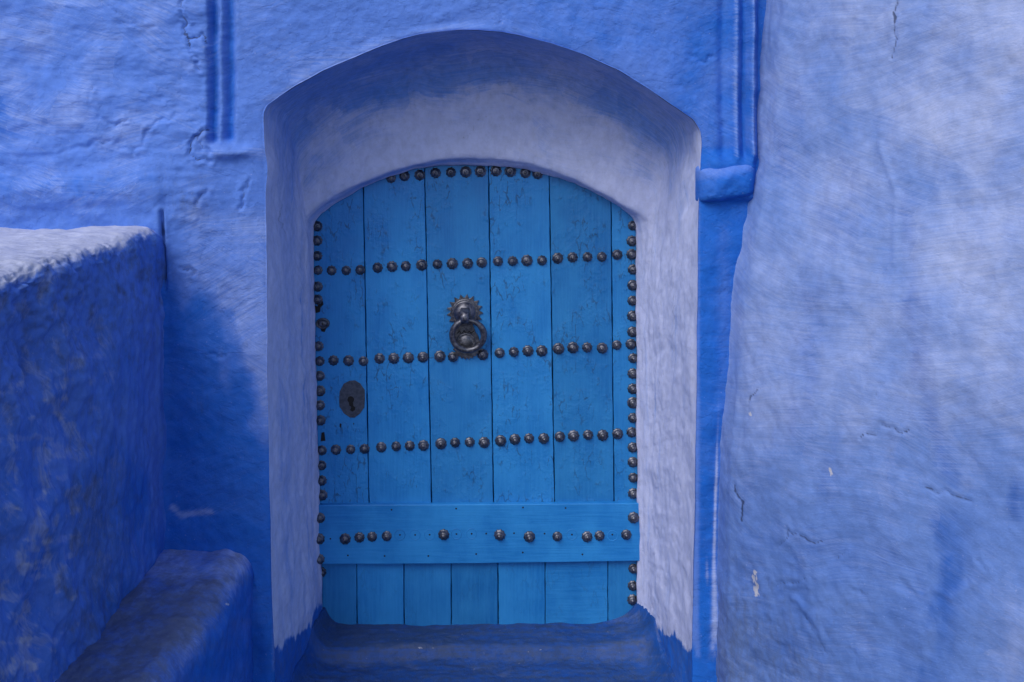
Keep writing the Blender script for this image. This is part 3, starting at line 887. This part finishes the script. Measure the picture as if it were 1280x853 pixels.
props(step, 'scuffed dark blue doorstep with a chipped edge, under the door', 'doorstep', kind='thing')

# ------------------------------------------------------------------ ground
bm = bmesh.new()
for a, b in ((-60, -60), (60, -60), (60, 60), (-60, 60)):
    bm.verts.new((a, b, 0))
bm.faces.new(bm.verts)
props(link('ground', bm_mesh('ground', bm, False), M_ground), kind='structure')

# ------------------------------------------------------------------ the door
door = empty('door', (float(wx(597, DOOR_D)), Y_DOOR, ZS), label='low arched plank door painted bright blue and studded with iron', cat='door')
DX, DZ = door.location.x, door.location.z


def dp(px, py):
    """a point of the door face, in the door's own coordinates"""
    return float(wx(px, DOOR_D)) - DX, float(wz(py, DOOR_D)) - DZ


arch_pts = np.array(inner['A'])


def arch_y(px):
    return float(np.interp(px, arch_pts[1:, 0], arch_pts[1:, 1]))


def wobbly(pts, step=0.022, amp=0.0007):
    out = []
    n = len(pts)
    for k in range(n):
        (x0, z0), (x1, z1) = pts[k], pts[(k + 1) % n]
        L = math.hypot(x1 - x0, z1 - z0)
        m = max(1, int(L / step))
        for j in range(m):
            f = j / m
            w = 0 if j == 0 else random.uniform(-amp, amp)
            nx, nz = -(z1 - z0) / L, (x1 - x0) / L
            out.append((x0 + (x1 - x0) * f + nx * w, z0 + (z1 - z0) * f + nz * w))
    return out


def add_worn(me, spots):
    a = me.attributes.new('worn', 'FLOAT', 'POINT')
    v = np.zeros(len(me.vertices), np.float32)
    a.data.foreach_set('value', v)


tops = [385, 453.8, 530.2, 610.4, 686.3, 763.8, 803]
bots = [394, 461.3, 539.7, 617.2, 693.6, 767.9, 804]
for k in range(6):
    g = 0.55
    xa0, xb0, xa1, xb1 = tops[k] + g, tops[k + 1] - g, bots[k] + g, bots[k + 1] - g
    pts = [dp(xa1, 640), dp(xb1, 640)]
    top = [dp(x, arch_y(x) - 14) for x in np.linspace(xb0, xa0, 7)]
    bm = bmesh.new()
    prism(bm, wobbly(pts + top), 0.034, 0.0, 0.0022)
    me = bm_mesh('plank', bm, False)
    o = link('plank', me, M_plank, door)
    o.location.y = random.uniform(-0.0012, 0.0012)
lows = [395, 445.6, 504.4, 563.7, 622.3, 681.3, 759.6, 806]
for k in range(7):
    g = 0.55 if k != 5 else 0.4
    pts = [dp(lows[k] + g + 0.6, 800), dp(lows[k + 1] - g + 0.6, 800), dp(lows[k + 1] - g, 690), dp(lows[k] + g, 690)]
    bm = bmesh.new()
    prism(bm, wobbly(pts), 0.034, 0.003, 0.0018)
    o = link('plank', bm_mesh('low_plank', bm, False), M_lowplank_h if k == 5 else M_lowplank, door)
    o.location.y = random.uniform(-0.001, 0.001)
bm = bmesh.new()
pts = [dp(390, 702.6), dp(500, 702.4), dp(620, 701.2), dp(700, 700.2), dp(808, 698.2), dp(808, 626.6), dp(600, 628.0), dp(390, 629)]
prism(bm, wobbly(pts, 0.05, 0.0004), 0.0, -0.016, 0.002)
link('bottom_rail', bm_mesh('bottom_rail', bm, False), M_rail, door)
bm = bmesh.new()
prism(bm, [dp(388, 800), dp(806, 800), dp(806, 280), dp(700, 215), dp(600, 196), dp(480, 215), dp(388, 280)], 0.060, 0.0355)
link('backboard', bm_mesh('backboard', bm, False), M_dark, door)

# iron studs
S_PX = DOOR_D / FPX
stud_meshes = []
for v in range(4):
    bm = bmesh.new()
    petals = 9 + v % 2
    ph = random.uniform(0, 6)
    amp = random.uniform(0.05, 0.10)
    lathe(bm, [(0.0178, -0.002), (0.0178, 0.0010), (0.0160, 0.0030), (0.0142, 0.0032), (0.0132, 0.0062), (0.0104, 0.0098), (0.0072, 0.0118), (0.0060, 0.0112), (0.0044, 0.0134), (0.0022, 0.0148), (0, 0.0151)],
          seg=28, mod=lambda j, a: 1 + (amp * math.cos(petals * a + ph) if j < 3 else 0))
    me = bm_mesh('stud', bm)
    me.materials.append(M_stud)
    stud_meshes.append(me)
row1 = [(414.5, 338.3), (432.8, 338.3), (450.3, 337.5), (471.9, 334.8), (490, 333.4), (507.5, 332.9), (527.2, 331.5), (546.6, 330.5), (565.2, 329.7), (584.5, 329.4), (602, 328.4), (622.4, 326.7), (640.7, 326.5),
        (658.5, 325.7), (677.6, 325.7), (697.1, 323), (715.7, 321.9), (734.3, 321.3), (752.3, 321.3), (771.5, 318.6)]
rowt = [(488.6, 222.9), (505.6, 220.2), (524.8, 219.1), (544.4, 216.4), (563.6, 215.6), (582.2, 215.1), (600.5, 214.4), (620, 213.7), (638, 214.3), (656.6, 216.2), (672, 217.5)]
row2 = [(416.8, 450.7), (435.6, 450.9), (454.3, 451.6), (474.5, 448.3), (492.3, 448.1), (510.4, 447.6), (528.7, 446.7), (549.9, 445.4), (566.2, 446.3), (603.3, 443.3), (624.5, 441.3), (642.2, 440.1), (659.8, 438.8),
        (677.2, 438.8), (698, 436), (716, 434.6), (733.8, 434.3), (752.6, 435.2), (770.9, 431.5)]
row3 = [(419.9, 562.3), (438.6, 561.8), (455.7, 561.1), (476.6, 559.2), (495.1, 558.1), (512.3, 557.4), (529.4, 556.9), (551.2, 554.8), (568.8, 553.4), (587.1, 552.9), (605.2, 553.3), (625.7, 551.1), (643.7, 549.4),
        (661.2, 548), (679.8, 548.3), (699.7, 546), (716.9, 544.9), (734.9, 543.8), (753.5, 544.3), (772, 542.4)]
rowr = [(432.7, 670.8), (450.4, 669), (466.2, 668.1), (484.2, 667.3), (555.1, 665.6), (624.6, 666.1), (661.6, 668.3), (696.3, 667.8), (733.5, 668.1), (749, 666.8), (782, 665.6)]
cl = [(397, 283), (396.7, 301), (396.7, 320), (397.3, 337.8), (397, 358.5), (397, 374.7), (398.3, 432.8), (399.9, 451.6), (399.9, 469.9), (399.9, 488.6), (400.4, 506.7), (400.6, 525.5), (402.3, 563), (402.3, 581.7),
      (402, 600.6), (402.7, 619), (401.2, 644.7), (400, 671), (400.5, 696), (401.4, 716)]
cr = [(790.9, 282.2), (789.8, 301.4), (789.6, 318.1), (791.2, 337), (790.9, 356.7), (790.6, 376), (790.6, 395), (790.6, 415), (788.6, 430.4), (791.2, 447.8), (791, 467), (791, 486.1), (791, 503.5), (791, 522.4), (789.5, 540.4),
      (790.9, 559.5), (791, 577.8), (791.4, 597.2), (791.5, 617), (791, 644.4), (791.8, 711.4), (791, 732.8), (790.8, 750.5)]
for n_, (x, y) in enumerate(rowt + row1 + row2 + row3 + rowr + cl + cr):
    a, b = dp(x, y)
    o = link('stud', stud_meshes[n_ % 4], None, door)
    onrail = 628 < y < 701
    low = y >= 701
    o.location = (a, -0.016 if onrail else (0.003 if low else 0.0), b)
    o.rotation_euler = (random.uniform(-.10, .10), random.uniform(0, 6.28), random.uniform(-.10, .10))
    s = random.uniform(0.80, 0.95)
    o.scale = (s, random.uniform(0.85, 1.15), s)

# black discs for the shade in nail holes of the bottom rail, most with the ring a lost stud left
bm = bmesh.new()
lathe(bm, [(0.0026, -0.004), (0.0026, 0.0004), (0.0016, 0.0005), (0, 0.0002)], seg=8)
hole_me = bm_mesh('nail_hole_black', bm)
hole_me.materials.append(M_dark)
for x, y in [(414.2, 670.8), (500.7, 666), (519.6, 666), (537.6, 665.8), (571, 664.9), (589.8, 664.6), (607.9, 664.4), (642.6, 663.9), (680.5, 664.4), (714.5, 665.6), (764.7, 665.6), (436, 691.5), (481.7, 692.2),
             (536, 692.2), (595.5, 689.7), (653.4, 687.8), (727.5, 690.2), (490.3, 634.8), (570.6, 633.3), (653.7, 631.9), (706.6, 632.6)]:
    a, b = dp(x, y)
    o = link('nail_hole_black', hole_me, None, door)
    o.location = (a, -0.016, b)
bm = bmesh.new()
lathe(bm, [(0.0160, -0.002), (0.0158, 0.0003), (0.0150, 0.0007), (0.0140, 0.0003), (0.0136, -0.002)], seg=22, mod=lambda j, a: 1 + 0.05 * math.cos(9 * a))
ring_me = bm_mesh('stud_mark', bm)
ring_me.materials.append(M_rail)
for x, y in [(500.7, 666), (519.6, 666), (537.6, 665.8), (571, 664.9), (589.8, 664.6), (714.5, 665.6), (764.7, 667)]:
    a, b = dp(x, y)
    o = link('stud_mark', ring_me, None, door)
    o.location = (a, -0.016, b)

# flat black plates standing in for the shade inside worn holes, lock side
def hole(pts, name='worn_hole_black'):
    bm_ = bmesh.new()
    prism(bm_, [dp(x, y) for x, y in pts], 0.004, -0.0020)
    link(name, bm_mesh(name, bm_, False), M_dark, door)


hole([(391, 381), (397, 383), (399, 375), (403, 373), (404.5, 381), (401, 384), (400, 390), (395, 391.5), (390, 385)])
hole([(402, 541), (405.5, 540), (407, 551), (401, 551.5)])
hole([(400, 409), (408, 410), (406, 415), (402, 414.5)])
hole([(425, 529), (427, 530), (426.5, 535.5), (424.5, 533)])
hole([(441.5, 528.5), (443, 529), (442, 531.5)])

# lock cylinder
a, b = dp(403.7, 404.3)
bm = bmesh.new()
lathe(bm, [(0.0205, -0.003), (0.0205, 0.004), (0.0185, 0.0065), (0.0150, 0.0062), (0.0140, 0.003), (0.0120, 0.003), (0.0112, 0.008), (0.0060, 0.0095), (0.0, 0.0096)], seg=26)
for v in bm.verts:
    v.co.z *= 0.78
lk = link('lock', bm_mesh('lock', bm), M_stud, door)
lk.location = (a, 0, b)
bm = bmesh.new()
prism(bm, [(-.0012, -.004), (.0012, -.004), (.0012, .004), (-.0012, .004)], 0, -0.0102)
link('keyhole', bm_mesh('lock_keyhole', bm, False), M_dark, lk)

# iron escutcheon
a, b = dp(440.3, 498.7)


def cp(x, y):       # from the enlarged view, relative to the plate's centre
    return (x - 257) / 4.264 * S_PX, -(y - 421) / 4.264 * S_PX


bm = bmesh.new()
prism(bm, wobbly([cp(*q) for q in [(245, 520), (270, 521), (298, 500), (322, 466), (325, 420), (324, 374), (300, 338), (272, 322), (244, 324), (212, 340), (190, 382), (187, 425), (190, 462), (212, 498)]], 0.01, 0.0004), 0.003, -0.0028, 0.0010)
es = link('escutcheon', bm_mesh('escutcheon', bm, False), M_plate, door)
es.location = (a, 0, b)
bm = bmesh.new()
kh = [cp(250 + 18 * math.cos(t_), 424 + 18 * math.sin(t_)) for t_ in np.linspace(math.radians(50), math.radians(-235), 16)]
kh += [cp(*q) for q in [(242, 455), (252, 462), (250, 474), (246, 480), (258, 488), (272, 480), (274, 466), (264, 456)]]
prism(bm, kh, 0.002, -0.0034)
link('keyhole', bm_mesh('keyhole', bm, False), M_dark, es)
bm = bmesh.new()
lathe(bm, [(0.0022, 0.002), (0.0020, 0.0036), (0, 0.0042)], seg=8)
rm_ = bm_mesh('rivet', bm)
for q in [(257, 335), (257, 508), (310, 421), (200, 421)]:
    x, z = cp(*q)
    link('rivet', rm_, M_plate, es).location = (x, 0, z)

# knocker
KS = S_PX / 6.558
kc = dp(530 + 335 / 6.558, 340 + 330 / 6.558)
kn = bpy.data.objects.new('knocker', None)
COL.objects.link(kn)
kn.parent = door
kn.empty_display_size = 0.05
kn.location = (kc[0], 0, kc[1])


def kp(x, y):
    return (x - 335) * KS, -(y - 330) * KS


bm = bmesh.new()
T = 17
pts = []
for k in range(T):
    a0 = 2 * math.pi * k / T + 0.15
    for f, r in ((0.0, 116), (0.22, 127), (0.50, 150), (0.78, 127)):
        a_ = a0 + f * 2 * math.pi / T + (0.03 if r > 150 else 0)
        pts.append((r * KS * math.cos(a_), r * KS * math.sin(a_)))
prism(bm, pts, 0.002, -0.0045, 0.0012)
link('rosette', bm_mesh('rosette', bm, False), M_knock, kn)
bm = bmesh.new()
lathe(bm, [(112 * KS, 0.003), (108 * KS, 0.007), (98 * KS, 0.0075), (92 * KS, 0.0065), (84 * KS, 0.012), (62 * KS, 0.019), (38 * KS, 0.0225), (0, 0.0235)], seg=40)
link('boss', bm_mesh('boss', bm), M_knock, kn)
# lower plate with a scalloped foot and a zigzag crown
bm = bmesh.new()
pts = [kp(x, y) for x, y in [(244, 420), (300, 440), (400, 436), (416, 470), (420, 490), (442, 522), (455, 560)]]
for k in range(25):
    a_ = math.radians(-5 + k * (190 / 24))
    r = 118 if k % 2 else 103
    pts.append(kp(352 + r * 1.02 * math.cos(a_), 600 + r * math.sin(a_)))
pts += [kp(240, 570), kp(236, 500)]
prism(bm, pts, 0.002, -0.0040, 0.0008)
link('strike_plate', bm_mesh('strike_plate', bm, False), M_knock, kn)
bm = bmesh.new()
zz = [(272, 498), (292, 478), (308, 502), (330, 474), (350, 502), (370, 480), (388, 494), (412, 476)]
lo = [(x, y + 9) for x, y in zz[::-1]]
prism(bm, [kp(x, y) for x, y in zz + lo], -0.003, -0.0050)
link('zigzag_groove', bm_mesh('zigzag_groove', bm, False), M_dark, kn)
bm = bmesh.new()
x, z = kp(345, 575)
lathe(bm, [(82 * KS, 0.003), (78 * KS, 0.008), (66 * KS, 0.0085), (60 * KS, 0.007), (52 * KS, 0.0095), (30 * KS, 0.012), (0, 0.0125)], (x, 0, z), 32, mod=lambda j, a: 1 + (0.04 * math.cos(12 * a) if j < 3 else 0))
link('strike', bm_mesh('strike', bm), M_knock, kn)
# strap holding the ring, then the ring itself
bm = bmesh.new()
path = []
for k in range(13):
    a_ = math.pi * k / 12
    path.append((kp(340, 0)[0], -0.016 - 0.036 * math.sin(a_), kp(0, 350)[1] + 0.019 * math.cos(a_)))
sec = []
for k, p in enumerate(path):
    a_ = math.pi * k / 12
    wd = 36 * KS * (1 + 0.08 * math.cos(2 * a_))
    for q in ((-wd, 0), (wd, 0), (wd * 0.85, 1), (-wd * 0.85, 1)):
        off = 0.005 * q[1]
        sec.append(bm.verts.new((p[0] + q[0], p[1] - off * math.sin(a_), p[2] + off * math.cos(a_))))
for k in range(12):
    for j in range(4):
        bm.faces.new((sec[4 * k + j], sec[4 * k + (j + 1) % 4], sec[4 * k + 4 + (j + 1) % 4], sec[4 * k + 4 + j]))
bmesh.ops.bevel(bm, geom=[e for e in bm.edges if len(e.link_faces) == 2 and e.calc_face_angle(0) > 0.9], offset=0.0012, segments=2, affect='EDGES')
link('strap', bm_mesh('strap', bm), M_knock, kn)
bm = bmesh.new()
path, rad = [], []
for k in range(56):
    a_ = 2 * math.pi * k / 56
    x, z = kp(364 + 130 * math.cos(a_), 504 - 124 * math.sin(a_))
    path.append((x, -0.034 + 0.014 * (0.5 - 0.5 * math.sin(a_)), z))
    rad.append(KS * (25 + 1.8 * math.sin(3 * a_ + 1) - 3.5 * max(0, math.sin(a_)) ** 3 + random.uniform(-0.5, 0.5)))
tube(bm, path, rad, 14, True)
link('ring', bm_mesh('ring', bm), M_knock, kn)
